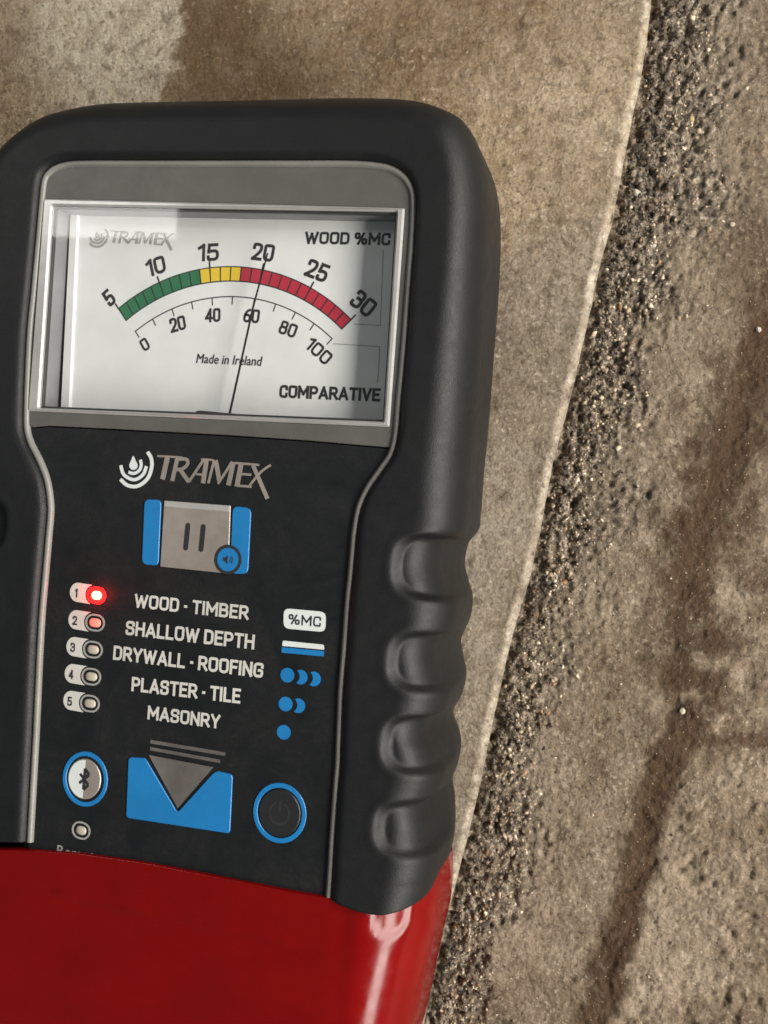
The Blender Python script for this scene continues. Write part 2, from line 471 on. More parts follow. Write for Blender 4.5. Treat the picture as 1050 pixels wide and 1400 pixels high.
# narrow sign lettering drawn with strokes: each glyph is (width, [(points, corner radius)])
_o = lambda x0, y0, x1, y1, q: ([((x0+x1)/2, y1), (x0, y1), (x0, y0), (x1, y0), (x1, y1), ((x0+x1)/2, y1)], q)
_st = ([(0, 0), (0, 1)], 0)
GLYPH = {
 'O': (.54, [_o(0, 0, .54, 1, .25)]), '0': (.54, [_o(0, 0, .54, 1, .27)]),
 'D': (.52, [_st, ([(0, 1), (.52, 1), (.52, 0), (0, 0)], .25)]),
 'C': (.50, [([(.50, .74), (.50, 1), (0, 1), (0, 0), (.50, 0), (.50, .26)], .24)]),
 'G': (.54, [([(.54, .76), (.54, 1), (0, 1), (0, 0), (.54, 0), (.54, .48), (.32, .48)], .22)]),
 'S': (.50, [([(.49, .78), (.49, 1), (0, 1), (0, .53), (.50, .53), (.50, 0), (0, 0), (0, .22)], .2)]),
 'B': (.52, [_st, ([(0, 1), (.48, 1), (.48, .53), (0, .53)], .2), ([(0, .53), (.52, .53), (.52, 0), (0, 0)], .2)]),
 'P': (.50, [_st, ([(0, 1), (.50, 1), (.50, .44), (0, .44)], .24)]),
 'R': (.52, [_st, ([(0, 1), (.50, 1), (.50, .46), (0, .46)], .24), ([(.26, .46), (.54, 0)], 0)]),
 'A': (.60, [([(0, 0), (.30, 1)], 0), ([(.30, 1), (.60, 0)], 0), ([(.12, .27), (.48, .27)], 0)]),
 'W': (.86, [([(0, 1), (.21, 0)], 0), ([(.21, 0), (.43, .9)], 0), ([(.43, .9), (.65, 0)], 0), ([(.65, 0), (.86, 1)], 0)]),
 'M': (.70, [_st, ([(0, 1), (.35, .32)], 0), ([(.35, .32), (.70, 1)], 0), ([(.70, 1), (.70, 0)], 0)]),
 'N': (.54, [_st, ([(0, 1), (.54, 0)], 0), ([(.54, 0), (.54, 1)], 0)]),
 'T': (.50, [([(0, 1), (.50, 1)], 0), ([(.25, 1), (.25, 0)], 0)]), 'I': (.02, [_st]), 'L': (.42, [_st, ([(0, 0), (.42, 0)], 0)]),
 'E': (.44, [_st, ([(0, 1), (.44, 1)], 0), ([(0, .52), (.38, .52)], 0), ([(0, 0), (.44, 0)], 0)]),
 'F': (.42, [_st, ([(0, 1), (.42, 1)], 0), ([(0, .5), (.36, .5)], 0)]), 'H': (.54, [_st, ([(.54, 0), (.54, 1)], 0), ([(0, .52), (.54, .52)], 0)]),
 'Y': (.54, [([(0, 1), (.27, .42)], 0), ([(.54, 1), (.27, .42)], 0), ([(.27, .42), (.27, 0)], 0)]), 'V': (.56, [([(0, 1), (.28, 0)], 0), ([(.28, 0), (.56, 1)], 0)]),
 '%': (.80, [_o(0, .56, .27, 1, .13), _o(.53, 0, .80, .44, .13), ([(.22, 0), (.58, 1)], 0)]),
 '1': (.24, [([(.24, 0), (.24, 1)], 0), ([(.24, 1), (0, .82)], 0)]),
 '2': (.52, [([(0, .76), (0, 1), (.50, 1), (.50, .58), (0, 0)], .22), ([(0, 0), (.52, 0)], 0)]),
 '3': (.50, [([(0, .82), (0, 1), (.48, 1), (.48, .54), (.18, .54)], .2), ([(.18, .54), (.50, .54), (.50, 0), (0, 0), (0, .2)], .2)]),
 '4': (.56, [([(.42, 0), (.42, 1)], 0), ([(.42, 1), (0, .26)], 0), ([(0, .26), (.56, .26)], 0)]),
 '5': (.50, [([(.46, 1), (.05, 1)], 0), ([(.05, 1), (.02, .52)], 0), ([(.02, .56), (.50, .60), (.50, 0), (0, 0), (0, .18)], .22)]),
 '6': (.52, [([(.44, 1), (.2, .9), (0, .5), (0, 0), (.52, 0), (.52, .56), (.04, .56)], .24)]),
 '8': (.52, [_o(.03, .54, .49, 1, .2), _o(0, 0, .52, .54, .2)]),
 '·': (.06, [([(.0, .46), (.06, .46)], 0)])}

def round_path(pts, q, n=5):
    P = [np.array(p, float) for p in pts]
    if q == 0 or len(P) < 3: return np.array([P[0]+(P[-1]-P[0])*t for t in (0, .5, 1)]) if len(P) == 2 else np.array(P)
    out = [P[0]]
    for a, b, c in zip(P[:-2], P[1:-1], P[2:]):
        la, lc = np.linalg.norm(a-b), np.linalg.norm(c-b); k = min(q, la*0.5, lc*0.5)
        s_, e_ = b+(a-b)/la*k, b+(c-b)/lc*k
        out += [(1-t)**2*s_+2*t*(1-t)*b+t*t*e_ for t in np.linspace(0, 1, n)]
    out.append(P[-1])
    keep = [out[0]]
    for p in out[1:]:
        if np.linalg.norm(p-keep[-1]) > 1e-4: keep.append(p)
    return np.array(keep)

def sign(body, left, right, hpx, z, mat, parent, wfrac=0.17, name='lettering', gap=0.26):
    """stroke lettering from photo pixel left to right along its middle line, hpx pixels tall, on plane z"""
    a, b = W(*left, z), W(*right, z)
    mid = (a+b)/2; ang_ = math.atan2(b[1]-a[1], b[0]-a[0]); wid = np.linalg.norm(b-a)
    cx, cy = (left[0]+right[0])/2, (left[1]+right[1])/2
    hgt = np.linalg.norm(W(cx, cy-hpx/2, z)-W(cx, cy+hpx/2, z)); w = wfrac*hgt
    x, items = 0.0, []
    for ch in body:
        if ch == ' ': x += 0.30; continue
        gw, strokes = GLYPH[ch]; items.append((x, strokes)); x += gw+gap
    total = x-gap
    sx = (wid-w)/total if total > 0.05 else hgt
    verts, faces = [], []
    ca, sa = math.cos(ang_), math.sin(ang_)
    for x0, strokes in items:
        for k, (pts, q) in enumerate(strokes):
            P = round_path([((x0+px)*sx, py*(hgt-w)) for px, py in pts], q*hgt)
            d0, d1 = P[0]-P[1], P[-1]-P[-2]
            closed = np.linalg.norm(P[0]-P[-1]) < 1e-6
            if not closed:
                P[0] = P[0]+d0/np.linalg.norm(d0)*w/2; P[-1] = P[-1]+d1/np.linalg.norm(d1)*w/2
            P = P-np.array([total*sx/2, (hgt-w)/2])
            t = np.gradient(P, axis=0)
            if closed: t[0] = t[-1] = P[1]-P[-2]
            t /= np.linalg.norm(t, axis=1, keepdims=True)+1e-12
            n = np.stack([-t[:, 1], t[:, 0]], 1)
            base = len(verts)
            for i in range(len(P)):
                for sgn in (1, -1):
                    e = P[i]+sgn*n[i]*w/2
                    verts.append((mid[0]+e[0]*ca-e[1]*sa, mid[1]+e[0]*sa+e[1]*ca, z+0.003*k))
            faces += [(base+2*i+1, base+2*i+3, base+2*i+2, base+2*i) for i in range(len(P)-1)]
    return link_mesh(name, verts, faces, mat, parent)

def tag(o, label=None, cat=None, group=None, kind=None):
    for k, val in (('label', label), ('category', cat), ('group', group), ('kind', kind)):
        if val: o[k] = val
    return o

def fbm(x, y, scale, octaves=4, seed=0, gain=0.5):
    """value noise in [-1, 1]"""
    tot = np.zeros_like(x); amp = 1.0; nrm = 0
    for o in range(octaves):
        r = np.random.default_rng(seed+o*17).random((256, 256))
        X, Y = x/scale+37.1*o, y/scale+11.7*o
        xi, yi = np.floor(X).astype(int), np.floor(Y).astype(int)
        fx, fy = X-xi, Y-yi
        fx = fx*fx*(3-2*fx); fy = fy*fy*(3-2*fy)
        g = lambda i, j: r[i % 256, j % 256]
        n = (g(xi, yi)*(1-fx)+g(xi+1, yi)*fx)*(1-fy)+(g(xi, yi+1)*(1-fx)+g(xi+1, yi+1)*fx)*fy
        tot += amp*(2*n-1); nrm += amp; amp *= gain; scale = scale/2.0
    return tot/nrm

def smooth(a, b, x):
    t = np.clip((x-a)/(b-a), 0, 1); return t*t*(3-2*t)

def dist_poly(x, y, pts):
    d = np.full(x.shape, 1e9)
    for (ax, ay), (bx, by) in zip(pts[:-1], pts[1:]):
        vx, vy = bx-ax, by-ay
        t = np.clip(((x-ax)*vx+(y-ay)*vy)/(vx*vx+vy*vy), 0, 1)
        d = np.minimum(d, np.hypot(x-ax-t*vx, y-ay-t*vy))
    return d

# ---------------------------------------------------------------- the setting: stone slab and the rough ground beside it
EDGE_PX = [(892, -20), (884, 60), (875, 118), (864, 165), (855, 207), (845, 262), (837, 303), (828, 335), (819, 371), (806, 430), (794, 482), (784, 527),
           (771, 575), (759, 621), (748, 675), (737, 729), (724, 793), (704, 857), (690, 915), (672, 993), (656, 1073), (635, 1161),
           (611, 1250), (593, 1329), (579, 1400), (566, 1460)]
GZ = -3.2                                             # level of the ground below the slab's top, mm
eu = np.array(WL(EDGE_PX, -0.8))
o_ = np.argsort(eu[:, 1]); eu = eu[o_]
s0 = (eu[1, 0]-eu[0, 0])/(eu[1, 1]-eu[0, 1]); s1 = (eu[-1, 0]-eu[-4, 0])/(eu[-1, 1]-eu[-4, 1])
EV = np.concatenate([[eu[0, 1]-300], eu[:, 1], [eu[-1, 1]+300]])
EU = np.concatenate([[eu[0, 0]-300*s0], eu[:, 0], [eu[-1, 0]+300*s1]])
def edge_u(v):
    j = fbm(v, v*0+3.0, 7.0, 4, 5)*0.22+fbm(v, v*0+9.0, 0.9, 3, 9)*0.07
    return np.interp(v, EV, EU)+j

def lines(dense0, dense1, step, far):
    out = list(np.arange(dense0, dense1, step)); s = step; p = out[-1]
    while p < far: s *= 1.35; p += s; out.append(p)
    return out
rows_up = lines(0, 92, 0.34, 320); rows_dn = [-q for q in lines(0.34, 92, 0.34, 320)][::-1]
rows = np.array(rows_dn+rows_up)

def sheet(name, offs, zfun, mat, mats=None, fm=None, attrs=None):
    V, D = np.meshgrid(rows, offs, indexing='ij')
    U = edge_u(V)+D
    U, Z = zfun(U, V, D)
    nr, nc = V.shape
    verts = np.stack([U, V, Z], -1).reshape(-1, 3)*MM
    idx = np.arange(nr*nc).reshape(nr, nc)
    a, b, c, d = idx[:-1, :-1], idx[:-1, 1:], idx[1:, 1:], idx[1:, :-1]
    F = np.stack([a, b, c, d], -1).reshape(-1, 4)
    me = bpy.data.meshes.new(name)
    me.vertices.add(len(verts)); me.vertices.foreach_set('co', verts.ravel())
    me.loops.add(len(F)*4); me.loops.foreach_set('vertex_index', F.ravel())
    me.polygons.add(len(F)); me.polygons.foreach_set('loop_start', np.arange(0, len(F)*4, 4))
    for m in (mats or [mat]): me.materials.append(m)
    if fm is not None:
        me.polygons.foreach_set('material_index', np.tile(fm, nr-1).astype(np.int32))
    me.polygons.foreach_set('use_smooth', np.ones(len(F), bool))
    me.update(calc_edges=True)
    for an, fn in (attrs or {}).items():
        at = me.attributes.new(an, 'FLOAT', 'POINT')
        at.data.foreach_set('value', np.clip(fn(U, V, D), 0, 1).ravel().astype(np.float32))
    o = bpy.data.objects.new(name, me); col.objects.link(o)
    return o

# slab: columns run from far left to the worn arris and down the side face
left_offs = [-q for q in lines(1.5, 105, 0.40, 330)][::-1]
arr = [-1.15, -0.8, -0.5, -0.25, -0.08]
side = [0.0, 0.001, 0.002, 0.003, 0.004]
offs = np.array(left_offs+arr+side)
def slab_z(U, V, D):
    Z = fbm(U, V, 9.0, 5, 21, 0.6)*0.26+fbm(U, V, 1.6, 3, 40)*0.10
    nic = smooth(0.25, 0.7, fbm(U, V, 2.5, 3, 66))            # small bites out of the arris
    k = smooth(-1.1, 0.0, D)
    Z = Z-k*(0.45+0.7*nic)+smooth(-2.0, -1.2, D)*(1-smooth(-1.2, -0.6, D))*0.05
    wall = np.clip(D/0.004, 0, 1)*(D > 0)
    Z = np.where(D > 0, Z-wall*(3.6), Z)
    U = np.where(D > 0, U-wall*0.35+fbm(V, Z*3, 1.0, 3, 77)*0.14*wall, U)
    return U, Z
n_l, n_a = len(left_offs), len(arr)
fm = np.array([0]*(n_l-1)+[1]*(n_a)+[1]*1+[0]*(len(offs)-1-(n_l-1)-n_a-1))
BROWN = WL([(262, 20), (300, 60), (310, 110), (330, 150)], 0)
BROWN2 = WL([(420, 120), (560, 60), (700, 20)], 0)
SHARP = WL([(238, -30), (250, 30), (238, 70), (232, 110), (190, 160)], 0)
def slab_stain(U, V, D):
    d = dist_poly(U, V, BROWN); d2 = dist_poly(U, V, BROWN2)
    sx = np.interp(V, [p[1] for p in SHARP[::-1]], [p[0] for p in SHARP[::-1]])+fbm(U, V, 3.0, 5, 3, 0.65)*3.2
    right = smooth(-0.3, 1.3, U-sx)
    return right*(np.exp(-(d/10.0)**2)*1.25+0.5*np.exp(-(d2/9.0)**2)) + 0.5*np.exp(-(np.hypot(U-W(20, 60, 0)[0], V-W(20, 60, 0)[1])/7)**2)
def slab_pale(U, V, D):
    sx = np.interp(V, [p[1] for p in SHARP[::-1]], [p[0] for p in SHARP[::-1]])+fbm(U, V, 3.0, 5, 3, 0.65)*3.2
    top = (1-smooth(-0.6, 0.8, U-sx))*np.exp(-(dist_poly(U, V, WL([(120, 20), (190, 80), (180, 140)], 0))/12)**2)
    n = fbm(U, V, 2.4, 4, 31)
    return top*1.7+0.25*smooth(-22, -4, D)+smooth(-1.25, -0.45, D+n*0.9)*(0.62+0.9*fbm(U, V, 4.0, 4, 35))*(D < 0.001)  # last term: arris paled by wear and by painted-in edge light
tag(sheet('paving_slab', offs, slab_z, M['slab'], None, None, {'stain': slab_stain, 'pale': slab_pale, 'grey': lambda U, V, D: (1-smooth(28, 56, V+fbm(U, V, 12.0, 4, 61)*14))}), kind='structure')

# ground: gritty beside the slab, smoother cement with rust-brown runs further out
g_offs = np.array([-2.5, -1.2, -0.6]+lines(0.0, 58, 0.27, 330))
CRACK = WL([(1075, 380), (1040, 480), (1010, 560), (990, 640), (960, 720), (935, 800)], GZ)
RUN = WL([(940, 985), (922, 1015), (905, 1060), (890, 1110), (878, 1170), (858, 1230), (842, 1290), (825, 1350), (806, 1420), (790, 1480)], GZ)
BRANCH = WL([(922, 1008), (965, 1014), (1010, 1012), (1075, 1016)], GZ)
BLOOM = WL([(1000, 560), (950, 760), (960, 880), (950, 960)], GZ)
def grit_mask(U, V, D):
    n = fbm(U, V, 6.0, 4, 51)
    return np.clip(1-smooth(3.0, 15.0, D+n*8.0-5.0*smooth(15, 60, V)), 0, 1)
def ground_z(U, V, D):
    g = grit_mask(U, V, D)
    Z = GZ+fbm(U, V, 16, 3, 90)*0.8*smooth(0, 10, D)+fbm(U, V, 4.5, 5, 92, 0.6)*0.36
    crust = 1-2*np.abs(fbm(U, V, 1.9, 4, 91, 0.6))                 # sharp crests and deep gaps, strongest in the gritty band
    Z += (crust-0.6)*(0.14+0.72*g)+fbm(U, V, 0.8, 2, 96)*(0.10+0.42*g)
    Z -= 0.55*smooth(0.42, 0.62, fbm(U, V, 2.0, 3, 97, 0.6))*(0.25+0.75*g)
    low = 1-smooth(-45, -5, V)
    out = smooth(18, 27, D)
    Z += out*(0.5+0.7*low)*(0.45-np.abs(fbm(U*0.75+V*0.55, V*0.8-U*0.4, 3.4, 5, 94, 0.6)))*0.9
    Z -= out*(0.3+0.7*low)*0.42*smooth(0.28, 0.6, fbm(U, V, 2.6, 3, 99, 0.6))
    for pts, w, dep in ((RUN, 2.0, 0.32), (BRANCH, 1.4, 0.25), (CRACK, 2.0, 0.3)):
        Z -= dep*np.exp(-(dist_poly(U, V, pts)/w)**2)
    Z -= 0.5*np.exp(-(D/1.0)**2)
    return U, Z
def ground_stain(U, V, D):
    n = fbm(U, V, 3.0, 4, 71)
    s = 1.0*(1-smooth(1.2, 3.8, dist_poly(U, V, RUN)+n*1.6))
    s = np.maximum(s, 0.75*(1-smooth(0.4, 1.7, dist_poly(U, V, BRANCH)+n*0.7)))
    s = np.maximum(s, 1.0*(1-smooth(1.0, 4.6, dist_poly(U, V, CRACK)+n*2.6)))
    s = np.maximum(s, 0.85*np.exp(-(dist_poly(U, V, BLOOM)/8.0)**2)*(0.65+2.0*n))
    s = np.maximum(s, 0.35*np.exp(-(dist_poly(U, V, WL([(1030, 320), (1050, 520)], GZ))/5)**2))
    return s
gm = tag(sheet('ground', g_offs, ground_z, M['ground'], None, None,
               {'stain': ground_stain, 'grit': lambda U, V, D: grit_mask(U, V, D)*0.85}), kind='structure')

# loose grit packed along the slab: uncountable crumbs, one object
def build_grit(count):
    base_v = np.array([Vector(q)[:] for q in [(0, 0, 1), (0.94, 0, 0.33), (-0.47, 0.82, 0.33), (-0.47, -0.82, 0.33), (0.47, 0.82, -0.33), (0.47, -0.82, -0.33), (-0.94, 0, -0.33), (0, 0, -1)]])
    base_f = np.array([(0, 1, 2), (0, 2, 3), (0, 3, 1), (1, 4, 2), (2, 6, 3), (3, 5, 1), (1, 5, 4), (2, 4, 6), (3, 6, 5), (7, 4, 5), (7, 6, 4), (7, 5, 6)])
    v = rng.uniform(-92, 92, count)
    d = np.where(rng.random(count) < 0.8, 0.2+rng.gamma(1.7, 3.0, count), rng.uniform(0, 48, count))
    u = edge_u(v)+d
    dust = np.arange(count) > count*0.62                # fine crumbs over the whole rough ground
    d = np.where(dust, rng.uniform(1.0, 52, count), d); u = edge_u(v)+d
    keep = (d > 0.15) & (dust | (rng.random(count) < grit_mask(u, v, d)**1.5*0.9+0.025))
    u, v, d, dust = u[keep], v[keep], d[keep], dust[keep]; n = len(u)
    r = np.clip(rng.lognormal(math.log(0.23), 0.55, n), 0.07, 0.8)
    r = np.where(dust, np.clip(rng.lognormal(math.log(0.10), 0.35, n), 0.05, 0.28), r)
    _, z = ground_z(u, v, d)
    pal = np.array([(0.022, 0.017, 0.014), (0.05, 0.038, 0.028), (0.10, 0.078, 0.058), (0.20, 0.165, 0.125), (0.34, 0.29, 0.23), (0.55, 0.50, 0.42), (0.24, 0.15, 0.085)])
    tint = np.array([1.18, 1.08, 0.96])*np.where(dust, 0.95, 1.05)[:, None]*pal[rng.choice(len(pal), n, p=[0.05, 0.09, 0.17, 0.25, 0.23, 0.15, 0.06])]*rng.uniform(0.75, 1.25, (n, 1))
    joint = np.clip(1-smooth(0.8, 4.5, d+fbm(u, v, 3.0, 3, 201)*2.0-2.5*smooth(25, 60, v)), 0, 1)     # black dirt packed into the joint itself
    tint = tint*(1-0.72*joint*(rng.random(n) < 0.85))[:, None]
    A = rng.normal(size=(n, 3, 3)); Q = np.linalg.qr(A)[0]
    loc = base_v[None]*rng.uniform(0.6, 1.25, (n, 8, 1))*(r[:, None, None]*np.stack([np.ones(n), rng.uniform(0.6, 1, n), rng.uniform(0.5, 0.9, n)], 1)[:, None, :])
    P = np.einsum('nij,nkj->nki', Q, loc)+np.stack([u, v, z-r*0.30], 1)[:, None, :]
    F = (base_f[None]+8*np.arange(n)[:, None, None]).reshape(-1, 3)
    me = bpy.data.meshes.new('grit')
    P = P.reshape(-1, 3)*MM
    me.vertices.add(len(P)); me.vertices.foreach_set('co', P.ravel())
    me.loops.add(len(F)*3); me.loops.foreach_set('vertex_index', F.ravel())
    me.polygons.add(len(F)); me.polygons.foreach_set('loop_start', np.arange(0, len(F)*3, 3))
    me.update(calc_edges=True)
    at = me.attributes.new('tint', 'FLOAT_COLOR', 'POINT')
    at.data.foreach_set('color', np.concatenate([np.repeat(tint, 8, 0), np.ones((n*8, 1))], 1).ravel().astype(np.float32))
    me.materials.append(M['grit'])
    o = bpy.data.objects.new('grit', me); col.objects.link(o)
    return tag(o, 'dark and pale grit packed along the slab edge', 'grit', kind='stuff')
build_grit(27000)

# larger stone chips that stand out of the grit
def stone_chip(px, r, mat, label):
    p = W(*px, GZ)
    d = np.array([p[0]-edge_u(np.array([p[1]]))[0]])
    _, z = ground_z(np.array([p[0]]), np.array([p[1]]), d)
    bm = bmesh.new(); bmesh.ops.create_icosphere(bm, subdivisions=2, radius=1)
    for q in bm.verts:
        k = random.uniform(0.78, 1.15); q.co = Vector((q.co.x*r*1.1*k, q.co.y*r*0.85*k, q.co.z*r*0.65*k))*MM
    me = bpy.data.meshes.new('stone_chip'); bm.to_mesh(me); bm.free(); me.materials.append(mat)
    o = bpy.data.objects.new('stone_chip', me); col.objects.link(o)
    o.location = (p[0]*MM, p[1]*MM, (z[0]+r*0.25)*MM); o.rotation_euler = (random.uniform(-.3, .3), random.uniform(-.3, .3), random.uniform(0, 6))
    return tag(o, label, 'stone', 'stone chips in the rough ground')
stone_chip((946, 162), 0.6, M['chip_yellow'], 'yellowish stone chip in the dark grit near the top of the slab edge')
stone_chip((871, 264), 0.68, M['chip_white'], 'largest white stone chip, close beside the upper slab edge')
stone_chip((893, 335), 0.45, M['chip_white'], 'small white stone chip just below the largest white one')
stone_chip((1001, 307), 0.38, M['chip_cream'], 'cream stone chip in smooth cement right of the grit')
stone_chip((1037, 451), 0.42, M['chip_white'], 'white stone chip at the right margin above the brown crack')
stone_chip((933, 972), 0.5, M['chip_cream'], 'cream stone chip where the brown run and its branch meet')

# ---------------------------------------------------------------- the moisture meter
meter = bpy.data.objects.new('moisture_meter', None); col.objects.link(meter)
tag(meter, 'black rubber handheld moisture meter with needle dial, keypad and red base lying on slab', 'moisture meter')

PAIRS = [((315, 141), (315, 221)), ((400, 139), (400, 221)), ((480, 137), (470, 221)), ((540, 138), (510, 223)), ((585, 147), (535, 228)),
         ((622, 168), (552, 238)), ((648, 193), (562, 250)), ((668, 230), (568, 265)), ((681, 272), (569, 290)), ((686, 320), (567, 330)),
         ((683, 400), (561, 410)), ((678, 470), (556, 475)), ((672, 550), (549, 550)), ((668, 600), (545, 594)), ((665, 628), (538, 622)),
         ((663, 650), (525, 642)), ((661, 680), (507, 668)), ((659, 705), (495, 694)), ((656, 724), (489, 725)), ((642, 743), (487, 745)),
         ((637, 770), (485, 768)), ((642, 793), (483, 790)), ((648, 818), (480, 818)), ((644, 845), (478, 845)), ((632, 873), (476, 873)),
         ((635, 898), (474, 898)), ((639, 921), (472, 921)), ((633, 948), (470, 948)), ((621, 973), (469, 973)), ((628, 996), (468, 998)),
         ((632, 1017), (467, 1020)), ((628, 1040), (466, 1045)), ((620, 1064), (464, 1068)), ((623, 1090), (462, 1095)),
         ((624, 1115), (460, 1122)), ((623, 1137), (458, 1150)), ((618, 1160), (456, 1185)), ((612, 1180), (453, 1228))]
ZT = H+1.3                                            # crown of the rubber casing
def outer_z(k):
    return (H-5.0)*(1-smooth(3, 9, k))+3.0*smooth(3, 9, k)
OUT = np.array([W(*p[0], outer_z(k)) for k, p in enumerate(PAIRS)])
INN = np.array([W(*p[1], H) for p in PAIRS])
UC = -5.5                                             # the meter's own centre line
INL_PX = [(93, 222), (71, 228), (58, 245), (48, 360), (37, 471), (34, 568), (35, 594), (42, 612), (54, 635), (66, 669), (67, 700), (61, 769), (55, 837), (52, 889), (47, 998), (38, 1160)]
mirr = lambda P: np.stack([2*UC-P[:, 0], P[:, 1]], 1)
il = np.array(WL(INL_PX[2:], H)); il = il[np.argsort(il[:, 1])]
OUTL = mirr(OUT); INNL = mirr(INN)
for k, p in enumerate([(315, 141), (250, 142), (195, 143), (150, 145), (108, 152), (70, 164), (39, 184), (14, 207), (-6, 235), (-22, 272)]):
    OUTL[k] = W(*p, H-5.0)
dl = OUTL[9]-mirr(OUT)[9]
OUTL[10:, 0] += dl[0]
for k, p in enumerate([(315, 221), (250, 221), (180, 221), (125, 221), (98, 222), (80, 226), (67, 234), (59, 247), (55, 280), (51, 325)]):
    INNL[k] = W(*p, H)
INNL[10:, 0] = np.interp(INNL[10:, 1], il[:, 1], il[:, 0])
RO, RI, LO, LI = spline(OUT, 8), spline(INN, 8), spline(OUTL, 8), spline(INNL, 8)
# top-left corner of the casing, traced
CONT_O = np.concatenate([LO[::-1], RO[1:]]); CONT_I = np.concatenate([LI[::-1], RI[1:]])

GRIPS = [((592, 776), 50, 43), ((586, 905), 50, 40), ((578, 1018), 50, 39), ((568, 1132), 50, 38), ((556, 1232), 46, 30)]   # pixel centre, half length, half height
GR = []
for (cx, cy), hx, hy in GRIPS:
    c = W(cx, cy, H-1.5); e = W(cx, cy-hy, H-1.5); GR.append((c[0], c[1], hx*SC, np.linalg.norm(e-c)))
def grip_depth(u, v):
    """0..1 mask of the finger scoops that wrap over the shoulder; mirrored on both sides"""
    uu = np.where(u < UC, 2*UC-u, u)
    m = np.zeros_like(u); rim_ = np.zeros_like(u)
    for cu, cv, hx, hy in GR:
        x = np.maximum(-(uu-cu), 0)/hx; y = (v-cv-(uu-cu)*-0.02)/hy
        q = (np.abs(x)**2.8+np.abs(y)**2.8)**(1/2.8)
        m = np.maximum(m, 1-smooth(0.73, 1.09, q)); rim_ = np.maximum(rim_, np.exp(-((q-1.17)/0.10)**2))
    return m-0.05*rim_*(1-np.clip(m, 0, 1))

def casing():
    n = len(CONT_O); vec = CONT_I-CONT_O; wid = np.linalg.norm(vec, axis=1)
    dirn = vec/wid[:, None]
    ts = np.concatenate([np.linspace(0, 1, 46)])
    rx, rz = 5.6, 7.5
    lv = np.array([q for q in range(n)])
    # sag of the lower end of the rubber on each side
    s_from_end = np.minimum(np.arange(n), n-1-np.arange(n))/8.0
    endw = np.exp(-(s_from_end/1.6)**2)
    rowsV = []
    # underside and side wall
    for z, ins in ((0.4, 1.5), (1.6, 0.4), (4.0, 0.0), (8.0, 0.0), (ZT-rz-1.0, 0.0)):
        P = CONT_O+dirn*ins
        rowsV.append(np.concatenate([P, np.full((n, 1), z)], 1))
    for t in ts:
        d = t*wid
        P = CONT_O+vec*t
        P[:, 1] -= endw*1.2*np.sin(math.pi*min(1, t*1.05))*(t < 0.97)
        r = np.minimum(rx, wid*0.75)
        k = np.clip(1-d/r, 0, 1)
        z = ZT-rz*(1-np.sqrt(np.clip(1-k*k, 0, 1)))
        k2 = np.clip(1-(wid-d)/1.6, 0, 1)
        z = z-1.5*(1-np.sqrt(np.clip(1-k2*k2, 0, 1)))
        rowsV.append(np.concatenate([P, z[:, None]], 1))
    rowsV.append(np.concatenate([CONT_I-dirn*0.0, np.full((n, 1), H-2.0)], 1))
    A = np.array(rowsV)                                # rings x contour x 3
    # finger scoops: sink along the surface normal
    du = np.gradient(A, axis=0); dv = np.gradient(A, axis=1)
    nr = np.cross(dv, du); nr /= np.linalg.norm(nr, axis=2, keepdims=True)+1e-9
    ref = np.concatenate([-dirn, np.ones((n, 1))], 1)[None]
    nr = nr*np.where((nr*ref).sum(2, keepdims=True) < 0, -1.0, 1.0)
    m = grip_depth(A[..., 0], A[..., 1])
    m[-1] = 0; m *= smooth(6.0, 15.0, A[..., 2])*smooth(0.6, 3.5, s_from_end)[None]
    A = A-nr*(m*1.25)[..., None]
    A[..., 2] += fbm(A[..., 0], A[..., 1], 7.0, 3, 123)*0.05
    R_, C_ = A.shape[:2]
    idx = np.arange(R_*C_).reshape(R_, C_)
    a, b, c, d = idx[:-1, :-1], idx[:-1, 1:], idx[1:, 1:], idx[1:, :-1]
    F = np.stack([a, b, c, d], -1).reshape(-1, 4)[:, ::-1].tolist()
    verts = A.reshape(-1, 3).tolist()
    for e in (0, C_-1):                                # close the two cut ends
        ring = idx[:, e].tolist()
        base = len(verts)
        for r in ring:
            q = verts[r]; verts.append((q[0], q[1]+0.02, min(q[2], H-7.5) if q[2] > H-7.5 else q[2]))
        for k in range(len(ring)-1):
            F.append((ring[k], ring[k+1], base+k+1, base+k))
    o = link_mesh('rubber_casing', verts, F, M['rubber'], meter, smooth=True)
    return o
casing_o = casing()
# back shell: closes the body under the panel
plate('back_shell', [CONT_O[::3]*0+CONT_O[::3]], 0.3, 1.5, M['rubber'], meter) if False else None
core = np.concatenate([CONT_I[::4]])
plate('body_core', [np.concatenate([core, [W(470, 1330)], [W(20, 1290)]])], 0.5, H-6.5, M['dark_shade'], meter)

# --- grey rim that runs round the whole front panel
def rim():
    P = CONT_I; t = np.gradient(P, axis=0); t /= np.linalg.norm(t, axis=1, keepdims=True)
    nrm = np.stack([t[:, 1], -t[:, 0]], 1)             # towards the panel
    w = 0.86
    prof = [(-0.25, -2.2), (-0.22, -0.1), (-0.05, 0.32), (0.18, 0.50), (0.45, 0.52), (0.68, 0.34), (w, 0.0), (w+0.05, -1.0)]
    rowsV = [np.concatenate([P+nrm*a, np.full((len(P), 1), H+z)], 1) for a, z in prof]
    A = np.array(rowsV); R_, C_ = A.shape[:2]
    idx = np.arange(R_*C_).reshape(R_, C_)
    F = np.stack([idx[:-1, :-1], idx[:-1, 1:], idx[1:, 1:], idx[1:, :-1]], -1).reshape(-1, 4)[:, ::-1]
    return link_mesh('panel_rim', A.reshape(-1, 3), F.tolist(), M['rim'], meter, smooth=True)
rim()

